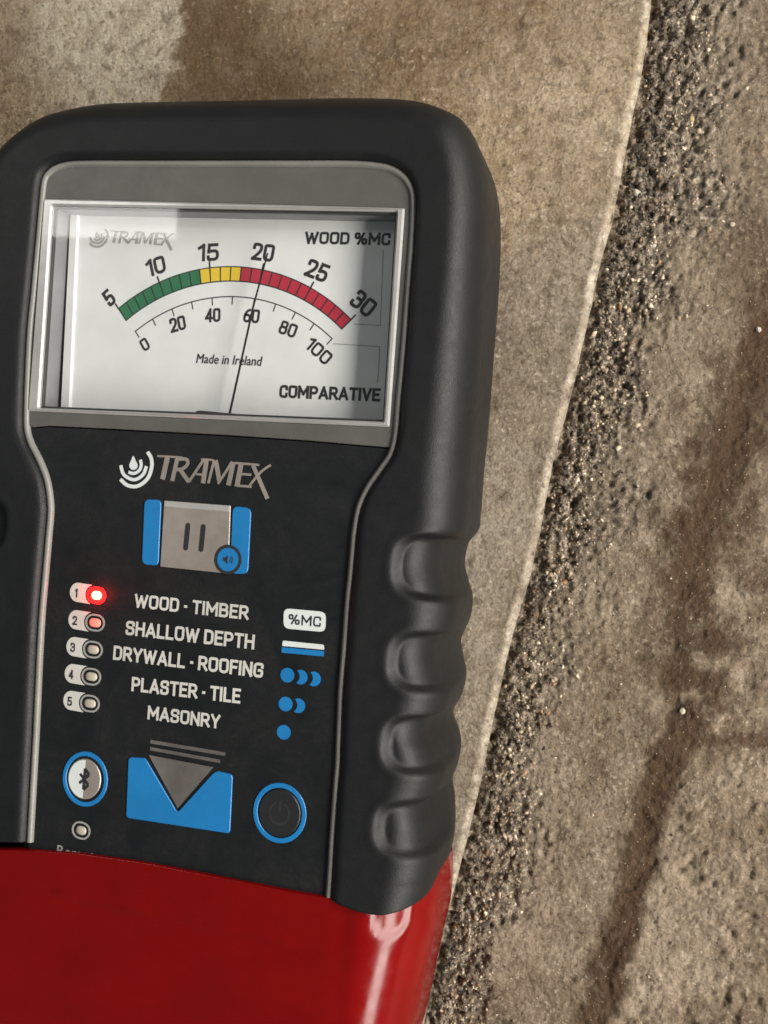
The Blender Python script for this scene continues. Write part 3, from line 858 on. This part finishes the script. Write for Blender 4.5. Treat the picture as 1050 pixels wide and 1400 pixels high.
# --- grey surround of the display
n8 = 8*14
ring_top = np.concatenate([LI[:n8][::-1], RI[1:n8]])   # from left waist over the top to right waist
bot = WL([(538, 612), (523, 611), (420, 602), (300, 594), (150, 586), (66, 582), (46, 584)], H)
ring_top = np.concatenate([ring_top[2:-2], bot])
win_out = [(61, 272), (554, 285), (533, 584), (39, 562)]
win_in = [(73, 282), (543, 290), (525, 577), (55, 558)]
surround = plate('display_surround', [ring_top, rounded(WL(win_out), 0.35)], H-3.0, H+0.10, M['bezel'], meter, bev=0.08)
frame = plate('lens_frame', [rounded(WL(win_out), 0.30), rounded(WL(win_in), 0.25)], H-3.0, H+0.42, M['acrylic'], meter, bev=0.28)
shade_out = [(72, 281), (544, 289), (526, 578), (54, 559)]
shade_in = [(74.5, 284), (540, 293), (522.5, 573.5), (57, 555)]
plate('dark_shade', [WL(shade_out), WL(shade_in)], H-0.9, H-0.25, M['dark_shade'], meter, bev=0.05)  # dark strip painting in the shade of the gap round the window
# well walls below the dark shade strip
well_in = [(74, 283), (541.5, 291), (523.5, 575), (56.5, 556)]
wp = WL(well_in); DZ = H-4.3
wv = [(*p, H-0.9) for p in wp]+[(*p, DZ-0.6) for p in wp]
link_mesh('display_well', wv, [(i, i+4, (i+1) % 4+4, (i+1) % 4) for i in range(4)], M['well'], meter)
lens = plate('display_lens', [rounded(WL([(73.2, 282.3), (542.6, 290.3), (524.6, 576.7), (55.3, 557.7)]), 0.2)], H-0.15, H+0.25, M['lens'], meter, bev=0.1)

# --- dial card
dial_px = [(96, 291), (568, 296), (556, 590), (82, 572)]
dial = plate('dial', [rounded(WL(dial_px, DZ), 0.7)], DZ-0.5, DZ, M['dial'], meter, bev=0.05)
ridge = plate('dial_edge', [rounded(WL([(98, 292), (109, 292), (97, 573), (84, 572)], DZ), 0.5)], DZ, DZ+0.5, M['dial'], dial, bev=0.16)

def fit_circle(pts):
    P = np.array(pts); A = np.c_[2*P, np.ones(len(P))]; b = (P**2).sum(1)
    x = np.linalg.lstsq(A, b, rcond=None)[0]
    return x[:2], math.sqrt(x[2]+x[0]**2+x[1]**2)
up_px = [(163, 423), (188, 401), (218, 386), (250, 374), (273, 369), (286, 366), (329, 365), (357, 368), (392, 379), (424, 395), (453, 415), (481, 435)]
lo_px = [(173, 439), (199, 419), (224, 404), (250, 392), (276, 387), (329, 386), (354, 389), (394, 401), (431, 419), (468, 449)]
in_px = [(185, 453), (209, 437), (235, 422), (262, 413), (290, 406), (318, 406), (348, 409), (377, 416), (404, 427), (430, 442), (454, 463)]
cu, ru = fit_circle(WL(up_px, DZ)); cl, rl = fit_circle(WL(lo_px, DZ)); ci, ri = fit_circle(WL(in_px, DZ))
print('scale circles', cu, ru, cl, rl, ci, ri)
ang = lambda p, c: math.atan2(p[1]-c[1], p[0]-c[0])
def arc(c, r, a0, a1, n=6):
    a = np.linspace(a0, a1, n); return np.stack([c[0]+r*np.cos(a), c[1]+r*np.sin(a)], 1)
marks = [W(*p, DZ) for p in [(163, 423), (218, 386), (287, 365), (359, 368), (424, 395), (482, 435)]]
mu = [ang(p, cu) for p in marks]
lo_ang = [ang(p, cl) for p in WL([(173, 439), (468, 449)], DZ)]
vals = [5, 10, 15, 20, 25, 30]
au = lambda x: float(np.interp(x, vals, mu))
al = lambda x: float(np.interp(au(x), [mu[-1], mu[0]], [lo_ang[1], lo_ang[0]]))
z1 = DZ+0.02
plate('scale_band', [np.concatenate([arc(cu, ru+0.10, mu[0]+0.004, mu[-1]-0.004, 60), arc(cl, rl-0.10, lo_ang[1]-0.004, lo_ang[0]+0.004, 60)])], DZ, z1, M['ink'], dial)
for k in range(25):
    a, b = 5+k, 6+k
    m = M['green'] if k < 9 else M['yellow'] if k < 13 else M['crimson']
    g = 0.07
    pts = np.concatenate([arc(cu, ru-0.08, au(a+g), au(b-g), 4), arc(cl, rl+0.08, al(b-g), al(a+g), 4)])
    plate('scale_segment', [pts], z1, z1+0.02, m, dial)
for k, vv in enumerate(vals):
    a = au(vv)
    p0 = cu+(ru-0.7 if 0 < k < 5 else ru)*np.array([math.cos(a), math.sin(a)]); p1 = cu+(ru+1.0)*np.array([math.cos(a), math.sin(a)])
    stroke('tick_mark', [p0, (p0+p1)/2, p1], 0.22, z1, z1+0.035, M['ink'], dial)
ai = [ang(W(*p, DZ), ci) for p in in_px]
stroke('scale_line', arc(ci, ri, ai[0], ai[-1], 60), 0.17, DZ, z1, M['ink'], dial)
for k, a in enumerate(ai):
    dv_ = np.array([math.cos(a), math.sin(a)])
    stroke('tick_mark', [ci+(ri+0.08)*dv_, ci+(ri-0.5)*dv_, ci+(ri-1.15)*dv_], 0.17, DZ, z1+0.004, M['ink'], dial)
def rtext(body, c, hpx, wpx, deg, z, mat, parent, wf=0.16):
    a = math.radians(deg); dx, dy = math.cos(a)*wpx/2, -math.sin(a)*wpx/2
    return sign(body, (c[0]-dx, c[1]-dy), (c[0]+dx, c[1]+dy), hpx, z, mat, parent, wf)
zt = DZ+0.03
for body, c, h, w, d in (('5', (149, 407), 24, 13, 42), ('10', (213, 364), 24, 27, 18), ('15', (285, 345), 24, 29, 3), ('20', (360, 345), 24, 30, -7), ('25', (434, 370), 25, 31, -21), ('30', (497, 415), 26, 33, -40)):
    rtext(body, c, h, w, d, zt, M['ink'], dial, 0.18)
for body, c, h, w, d in (('0', (198, 471), 18, 11, 35), ('20', (243, 443), 20, 22, 15), ('40', (291, 431), 19, 21, 3), ('60', (344, 432), 19, 22, -5), ('80', (394, 450), 19, 24, -19), ('100', (436, 480), 19, 39, -43)):
    rtext(body, c, h, w, d, zt, M['ink'], dial, 0.18)
sign('WOOD %MC', (417, 325), (534, 327), 17, zt, M['ink'], dial, 0.21)
sign('COMPARATIVE', (382, 535), (520, 540), 18, zt, M['ink'], dial, 0.21)
text('Made in Ireland', (269, 490), (358, 494), 13, zt, M['ink'], dial, 0.02, slant=0.12)
for path in ([(524, 342), (522, 395), (520, 445)], [(484, 443), (503, 444), (521, 445)], [(455, 470), (490, 472), (519, 474)], [(519, 474), (518, 500), (516, 524)]):
    stroke('guide_line', WL(path, DZ), 0.11, DZ, z1+random.uniform(0, .006), M['faintink'], dial)

# --- company mark: drop with three arcs, and the slanted wordmark (traced strokes, photo pixels)
q6 = lambda pts: [(140+x*0.2286, 600+y*0.2286) for x, y in pts]
DROP = q6([(183, 102), (196, 128), (208, 155), (203, 176), (184, 186), (165, 176), (160, 155), (171, 128)])
ARCS = [(q6([(155, 198), (185, 207), (217, 190), (230, 160), (226, 125)]), 4.6), (q6([(108, 158), (128, 215), (188, 244), (240, 215), (262, 163)]), 5.0), (q6([(106, 242), (150, 278), (210, 282), (268, 238), (293, 170), (290, 115), (268, 78)]), 5.4)]
WORD = [([(326, 102), (400, 106), (478, 112)], 13), ([(388, 106), (374, 170), (358, 242)], 34), ([(448, 112), (432, 180), (416, 252)], 27), ([(440, 122), (500, 122), (508, 150), (480, 178), (440, 184)], 22), ([(462, 180), (485, 215), (515, 256)], 27),
        ([(606, 122), (560, 190), (514, 258)], 17), ([(622, 120), (612, 190), (600, 266)], 30), ([(556, 210), (585, 213), (618, 216)], 14), ([(590, 122), (640, 124), (668, 130)], 12),
        ([(668, 128), (650, 195), (632, 266)], 16), ([(676, 128), (686, 180), (698, 250)], 28), ([(775, 136), (735, 200), (690, 268)], 16), ([(782, 138), (768, 205), (752, 278)], 30),
        ([(830, 142), (816, 215), (803, 286)], 31), ([(790, 144), (865, 150), (936, 156)], 14), ([(820, 210), (856, 212), (888, 215)], 15), ([(806, 280), (850, 283), (890, 286)], 15),
        ([(900, 158), (945, 262), (986, 358)], 25), ([(1006, 156), (945, 200), (880, 278)], 14)]
def brand(parent, z, mat_mark, mat_word, fn, k):
    plate('emblem_drop', [spline([fn(p) for p in DROP], 4, True)], z-0.03, z+0.03, mat_mark, parent)
    multi_stroke('emblem_arcs', [(spline([fn(p) for p in a], 6), w*SC*k) for a, w in ARCS], z-0.03, z+0.03, mat_mark, parent)
    multi_stroke('wordmark', [(spline([fn(p) for p in q6(a)], 4), w*0.2286*SC*k) for a, w in WORD], z-0.03, z+0.01, mat_word, parent)

# --- needle, its pivot and the dial's small print logo
brand(dial, DZ+0.035, M['greyink'], M['greyink'],
      lambda p: tuple(W(181, 326, DZ)+(np.array(W(*p))-np.array(W(267, 645)))*np.array([0.60, 0.52])@np.array([[1, -0.02], [0.02, 1]])), 0.58)
NZ = H-2.1
npath = WL([(312.5, 572), (346, 420), (366, 346)], NZ)
nd = np.array(npath)
nt = (nd[2]-nd[0])/np.linalg.norm(nd[2]-nd[0]); nn = np.array([-nt[1], nt[0]])
nv, wN = [], (0.19, 0.16, 0.12)
nv = [(*(nd[k]+s*nn*wN[k]), NZ+zz) for k in range(3) for s, zz in ((-1, 0), (0, 0.14), (1, 0), (0, -0.1))]
nf = [(k*4+i, k*4+(i+1) % 4, k*4+4+(i+1) % 4, k*4+4+i) for k in range(2) for i in range(4)]+[(0, 1, 2, 3), (8, 9, 10, 11)]
link_mesh('needle', nv, nf, M['needle'], meter)
dome('pivot_cover', tuple(W(300, 574, H-1.6)), 8.6, 2.2, H-1.6, 0.6, M['dark_shade'], meter, -0.03)

# --- keypad film
kp = np.concatenate([LI[8*13:][::-1], [LI[8*13]*0+np.array(p) for p in WL([(46, 586), (66, 584), (150, 588), (300, 596), (420, 604), (523, 613), (536, 615)])], RI[8*14+4:], WL([(448, 1310), (30, 1260)])])
keypad = plate('keypad', [kp], H-3.0, H-0.12, M['keypad'], meter)
KZ = H-0.12
brand(keypad, KZ+0.05, M['palewhite'], M['silver'], lambda p: tuple(W(*p)), 1.0)

for body, l, r, h in (('WOOD · TIMBER', (184, 821), (340, 838), 19), ('SHALLOW DEPTH', (172, 858), (348, 878), 20), ('DRYWALL · ROOFING', (155, 892), (360, 917), 20),
                      ('PLASTER · TILE', (180, 935), (329, 952), 20), ('MASONRY', (202, 974), (301, 987), 19)):
    sign(body, l, r, h, KZ+0.05, M['white'], keypad, 0.185)
text('Remote', (78, 1162), (138, 1172), 14, KZ+0.05, M['greyring'], keypad, 0.01)

# hold button: two blue tabs, foil plate with pause bars, speaker badge
hold = plate('hold_button', [rounded(WL(q6([(370, 369), (766, 399), (752, 806), (346, 764)])), 0.12)], KZ, KZ+0.16, M['silver'], meter, bev=0.05)
plate('blue_tab', [rounded(WL(q6([(252, 362), (352, 364), (334, 760), (236, 748)])), 0.8)], KZ, KZ+0.18, M['blue'], hold, bev=0.06)
plate('blue_tab', [rounded(WL(q6([(780, 402), (890, 414), (870, 808), (762, 806)])), 0.9)], KZ, KZ+0.18, M['blue'], hold, bev=0.06)
plate('foil_highlight', [WL(q6([(374, 371), (764, 401), (762, 436), (372, 404)]))], KZ+0.165, KZ+0.18, M['acrylic'], hold)
for x in (506, 598):
    plate('pause_bar', [stadium(W(*q6([(x, 585+(x-506)*0.09)])[0]), 4.0, 0.75, math.pi/2-0.02)], KZ+0.16, KZ+0.20, M['ink'], hold)
bc = W(*q6([(752, 722)])[0])
plate('badge_ring', [ellipse(bc, 2.08, 2.12)], KZ+0.15, KZ+0.22, M['ink'], hold)
plate('speaker_badge', [ellipse(bc, 1.62, 1.66)], KZ+0.22, KZ+0.27, M['blue'], hold)
sp = [(-0.75, -0.25), (-0.45, -0.25), (0.0, -0.7), (0.0, 0.7), (-0.45, 0.25), (-0.75, 0.25)]
plate('speaker_icon', [[(bc[0]+x*0.95, bc[1]+y*0.95) for x, y in sp]], KZ+0.27, KZ+0.30, M['ink'], hold)
multi_stroke('sound_waves', [(ellipse(bc, r, r, 9, 0, -0.8, 0.8, False), 0.13) for r in (0.42, 0.72)], KZ+0.27, KZ+0.29, M['ink'], hold)

# five mode lights with numbered tabs
q7 = lambda pts: [(70+x*0.1905, 780+y*0.1905) for x, y in pts]
for k, (cx, cy) in enumerate(((322, 178), (312, 375), (297, 568), (285, 762), (275, 955))):
    c = W(*q7([(cx, cy)])[0]); e = W(*q7([(cx+40, cy+5.2)])[0])
    rot = math.atan2(e[1]-c[1], e[0]-c[0])-0.02
    lit = k == 0
    ring = plate('indicator_light', [stadium(c, 3.25, 2.55, rot), stadium(c, 2.72, 2.02, rot)], KZ-0.02, KZ+0.07, M['led_ring_on'] if lit else M['greyring'], meter)
    if lit: ring['label'] = 'lit red mode light'
    if k == 1: ring['label'] = 'mode light glowing dim red'
    if lit: dome('light_surround', tuple(c), 2.9, 2.2, KZ-0.02, 0.14, M['led_ring_on'], ring, rot)
    dome('light_lens', tuple(c+np.array([0.12, 0]) if lit else c), 1.6 if lit else 1.95, 1.25 if lit else 1.28, KZ+(0.1 if lit else 0), 0.65 if lit else 0.30, M['led_on'] if lit else M['led_dim'] if k == 1 else M['diffuser'], ring, rot)
    R = np.array([[math.cos(rot), -math.sin(rot)], [math.sin(rot), math.cos(rot)]])
    cut = stadium((0, 0), 3.75, 3.05)
    cut = cut[(cut[:, 0] < -0.4)]; cut = cut[np.argsort(cut[:, 1])]
    a = np.linspace(math.pi/2, 3*math.pi/2, 14)
    lf = np.stack([-3.15+1.28*np.cos(a), 0.02+1.42*np.sin(a)], 1)
    tab = np.concatenate([lf, cut])@R.T+c
    plate('number_tab', [tab], KZ-0.02, KZ+0.05, M['white'], ring)
    hw = 9 if k == 0 else 17
    t0, t1 = q7([(cx-142-hw, cy-16-hw*.1)])[0], q7([(cx-142+hw, cy-16+hw*.1)])[0]
    sign(str(k+1), t0, t1, 12.5, KZ+0.07, M['ink'], ring, 0.18, name='number')

# legend symbols on the right of the keypad
q8 = lambda pts: [(340+x*0.1643, 800+y*0.1643) for x, y in pts]
badge = plate('unit_badge', [rounded(WL(q8([(290, 192), (642, 224), (636, 392), (288, 360)])), 0.9)], KZ-0.02, KZ+0.05, M['palewhite'], meter)
sign('%MC', q8([(332, 282)])[0], q8([(602, 306)])[0], 14, KZ+0.07, M['ink'], badge, 0.17)
dm = plate('depth_mark', [rounded(WL(q8([(283, 462), (622, 496), (628, 538), (276, 506)])), 0.15)], KZ-0.02, KZ+0.05, M['palewhite'], meter)
plate('blue_bar', [rounded(WL(q8([(274, 516), (626, 550), (622, 594), (270, 562)])), 0.15)], KZ-0.02, KZ+0.05, M['blue'], dm)
def crescent(c, r, shift):
    a = math.acos(min(1, shift/2/r))
    right = ellipse(c, r, r, 22, 0, -(math.pi-a), math.pi-a, False)
    c2 = (c[0]-shift, c[1]); b = a
    left = ellipse(c2, r, r, 14, 0, b, -b, False)
    return np.concatenate([right, left[1:-1]])
for nm, dots in (('range_dots', [(320, 750), (430, 766), (540, 781)]), ('range_dots', [(305, 990), (410, 1004)]), ('range_dots', [(290, 1225)])):
    par = None
    for k, d in enumerate(dots):
        c = W(*q8([d])[0]); r = 1.02
        if k == 0:
            par = plate('range_dot', [ellipse(c, r, r)], KZ-0.02, KZ+0.05, M['blue'], meter)
        else:
            plate('crescent', [crescent(c, r, 1.15)], KZ-0.02, KZ+0.05, M['blue'], par)

# bluetooth button, status light, arrow button, power button
q4 = lambda pts: [(40+x*0.4, 960+y*0.4) for x, y in pts]
c = W(*q4([(190, 263)])[0])
bt = plate('bluetooth_button', [ellipse(c, 3.72, 4.05), ellipse(c, 3.1, 3.38)], KZ-0.02, KZ+0.14, M['blue'], meter, bev=0.06)
plate('button_cap', [ellipse((c[0]-0.1, c[1]), 2.72, 2.98)], KZ-0.02, KZ+0.16, M['silver'], bt, bev=0.08)
half = ellipse((c[0]-0.1, c[1]), 2.55, 2.8, 24, 0, math.pi/2, 3*math.pi/2, False)
plate('reflection_half', [half], KZ+0.16, KZ+0.18, M['palewhite'], bt)  # bright reflection on the cap, painted as a white half disc
bs = np.array([(-0.75, 0.7), (0.75, -0.75), (0.0, -1.55), (0.0, 1.55), (0.75, 0.75), (-0.75, -0.7)])+c+np.array([-0.05, 0])
multi_stroke('bluetooth_icon', [(np.linspace(bs[i], bs[i+1], 3), 0.42) for i in range(5)], KZ+0.17, KZ+0.20, M['ink'], bt)
c = W(*q4([(176, 439)])[0])
st = plate('status_light', [stadium(c, 3.1, 2.6, -0.1), stadium(c, 2.55, 2.05, -0.1)], KZ-0.02, KZ+0.06, M['greyring'], meter)
dome('light_lens', tuple(c), 1.75, 1.3, KZ, 0.28, M['diffuser'], st, -0.1)
qa = lambda pts: [(160+x*0.1714, 1000+y*0.1714) for x, y in pts]
ap = qa([(92, 205), (222, 212), (238, 235), (482, 648), (768, 332), (800, 316), (922, 345), (900, 815), (72, 688)])
arrow = plate('arrow_button', [rounded(WL(ap), 0.55)], KZ-0.02, KZ+0.18, M['blue'], meter, bev=0.07)
plate('foil_triangle', [rounded(WL(qa([(252, 188), (766, 286), (482, 612)])), 0.15)], KZ-0.02, KZ+0.16, M['darkfoil'], arrow, bev=0.03)
for (a, b, w, mt) in (((264, 82), (860, 182), 30, 'darkfoil'), ((262, 138), (820, 240), 28, 'darkfoil')):
    p = np.linspace(W(*qa([a])[0]), W(*qa([b])[0]), 4)
    stroke('foil_stripe', p, w*0.1714*SC, KZ-0.02, KZ+0.05, M[mt], arrow)
c = W(*q4([(855, 379)])[0])
pw = plate('power_button', [ellipse(c, 3.95, 4.2), ellipse(c, 3.3, 3.5)], KZ-0.02, KZ+0.14, M['blue'], meter, bev=0.06)
plate('button_cap', [ellipse(c, 3.1, 3.3)], KZ-0.02, KZ+0.18, M['button'], pw, bev=0.1)
multi_stroke('power_icon', [(ellipse(c, 1.45, 1.5, 30, 0, math.radians(115), math.radians(425), False), 0.42), (np.linspace((c[0], c[1]+0.2), (c[0], c[1]+1.75), 3), 0.42)], KZ+0.18, KZ+0.20, M['ink'], pw)

# --- glossy red base that sleeves over the lower end
def red_base():
    edge = [(615, 1176, 6.0), (596, 1212, H-4), (560, 1232, H-1), (512, 1244, H), (450, 1229, H), (400, 1217, H), (300, 1197, H), (200, 1178, H), (110, 1165, H), (50, 1161, H), (0, 1160, H), (-40, 1160, H)]
    E = np.array([W(x, y, z) for x, y, z in edge])
    lift = np.array([0.0, 1.2, 2.4, 2.6, 0.35, 0, 0, 0, 0, 0, 0, 0])
    E[:, 1] += lift
    o = np.argsort(E[:, 0]); E = E[o]
    side_px = [(616, 1165), (617, 1199), (613, 1236), (604, 1274), (595, 1315), (588, 1352), (576, 1400), (560, 1460), (540, 1530), (500, 1600)]
    S_ = np.array([W(x, y, 3.0) for x, y in side_px])
    v_end = S_[-1, 1]
    so = np.argsort(S_[:, 1]); S_ = S_[so]
    ZR = H+0.55
    rx, rz = 10.2, 12.5
    prof = []                                          # distance from outer edge, height
    for z in (0.2, 1.2, 4.0, ZR-rz-2): prof.append((0.0 if z > 1 else 0.8, z))
    for a in np.linspace(0, math.pi/2, 22): prof.append((rx*(1-math.cos(a)), ZR-rz+rz*math.sin(a)))
    prof = np.array(prof)
    flat = np.linspace(0, 1, 60)[1:]
    nrow = 130
    verts = []
    tj = np.concatenate([[0.0, 0.0015, 0.004], np.linspace(0.008, 1, nrow-3)])
    rows_ = []
    for ri_, t in enumerate(tj):
        line = []
        vr = np.interp(0, [0], [0])
        # iterate: v depends on u through the cut edge
        def pt(d, z, frac=None):
            v0 = E[-1, 1]
            v = v0
            for _ in range(4):
                uo = np.interp(v, S_[:, 1], S_[:, 0])
                if frac is None: u = uo-d
                else: u = (uo-rx)*(1-frac)+(2*UC-(uo-rx))*frac
                ve = np.interp(u, E[:, 0], E[:, 1])
                if u < UC: ve = np.interp(2*UC-u if u < -45 else u, E[:, 0], E[:, 1]) if u < -45 else ve
                v = ve+(v_end-ve)*t
            return [u, v, z]
        right = [pt(d, z) for d, z in prof]
        mid = [pt(0, ZR, f) for f in flat]
        left = []
        for d, z in prof[::-1][1:]:
            q = pt(d, z); left.append([2*UC-q[0], mid[-1][1], z])
        rows_.append(right+mid+left)
    A = np.array(rows_)
    # rolled lip at the cut edge and the dent that carries the last finger scoop
    A[0, :, 2] -= 1.2*(A[0, :, 2] > H-8)
    A[1, :, 2] -= 0.12*(A[1, :, 2] > H-8)
    dc = W(536, 1240, H-2.5)
    q = ((np.abs((A[..., 0]-dc[0])/2.6))**2.4+(np.abs((A[..., 1]-dc[1])/4.3))**2.4)**(1/2.4)
    A[..., 2] -= 0.55*(1-smooth(0.72, 1.04, q))*(A[..., 2] > H-9)
    # slight waist either side of the flat front, and gentle hand-moulded waviness
    fl = W(470, 1300, H)[0]
    bd = dist_poly(A[..., 0], A[..., 1], [tuple(W(84, 1217, H)), tuple(W(240, 1252, H)), tuple(W(392, 1284, H))])
    A[..., 2] += 0.22*(1-smooth(0.35, 0.95, bd))*(A[..., 2] > H-6)*(0.7+0.6*fbm(A[..., 0], A[..., 1], 1.2, 2, 55))
    A[..., 2] -= 0.22*np.exp(-((A[..., 0]-fl)/1.3)**2)*(A[..., 2] > H-6)
    A[..., 2] += fbm(A[..., 0], A[..., 1], 16.0, 2, 321)*0.22*(A[..., 2] > H-6)
    R_, C_ = A.shape[:2]
    idx = np.arange(R_*C_).reshape(R_, C_)
    F = np.stack([idx[:-1, :-1], idx[:-1, 1:], idx[1:, 1:], idx[1:, :-1]], -1).reshape(-1, 4).tolist()
    F.append(idx[-1].tolist())
    o_ = link_mesh('red_base', A.reshape(-1, 3), F, M['red'], meter, smooth=True)
    bm = bmesh.new(); bm.from_mesh(o_.data); bmesh.ops.recalc_face_normals(bm, faces=bm.faces); bm.to_mesh(o_.data); bm.free()
    return o_
red = red_base()
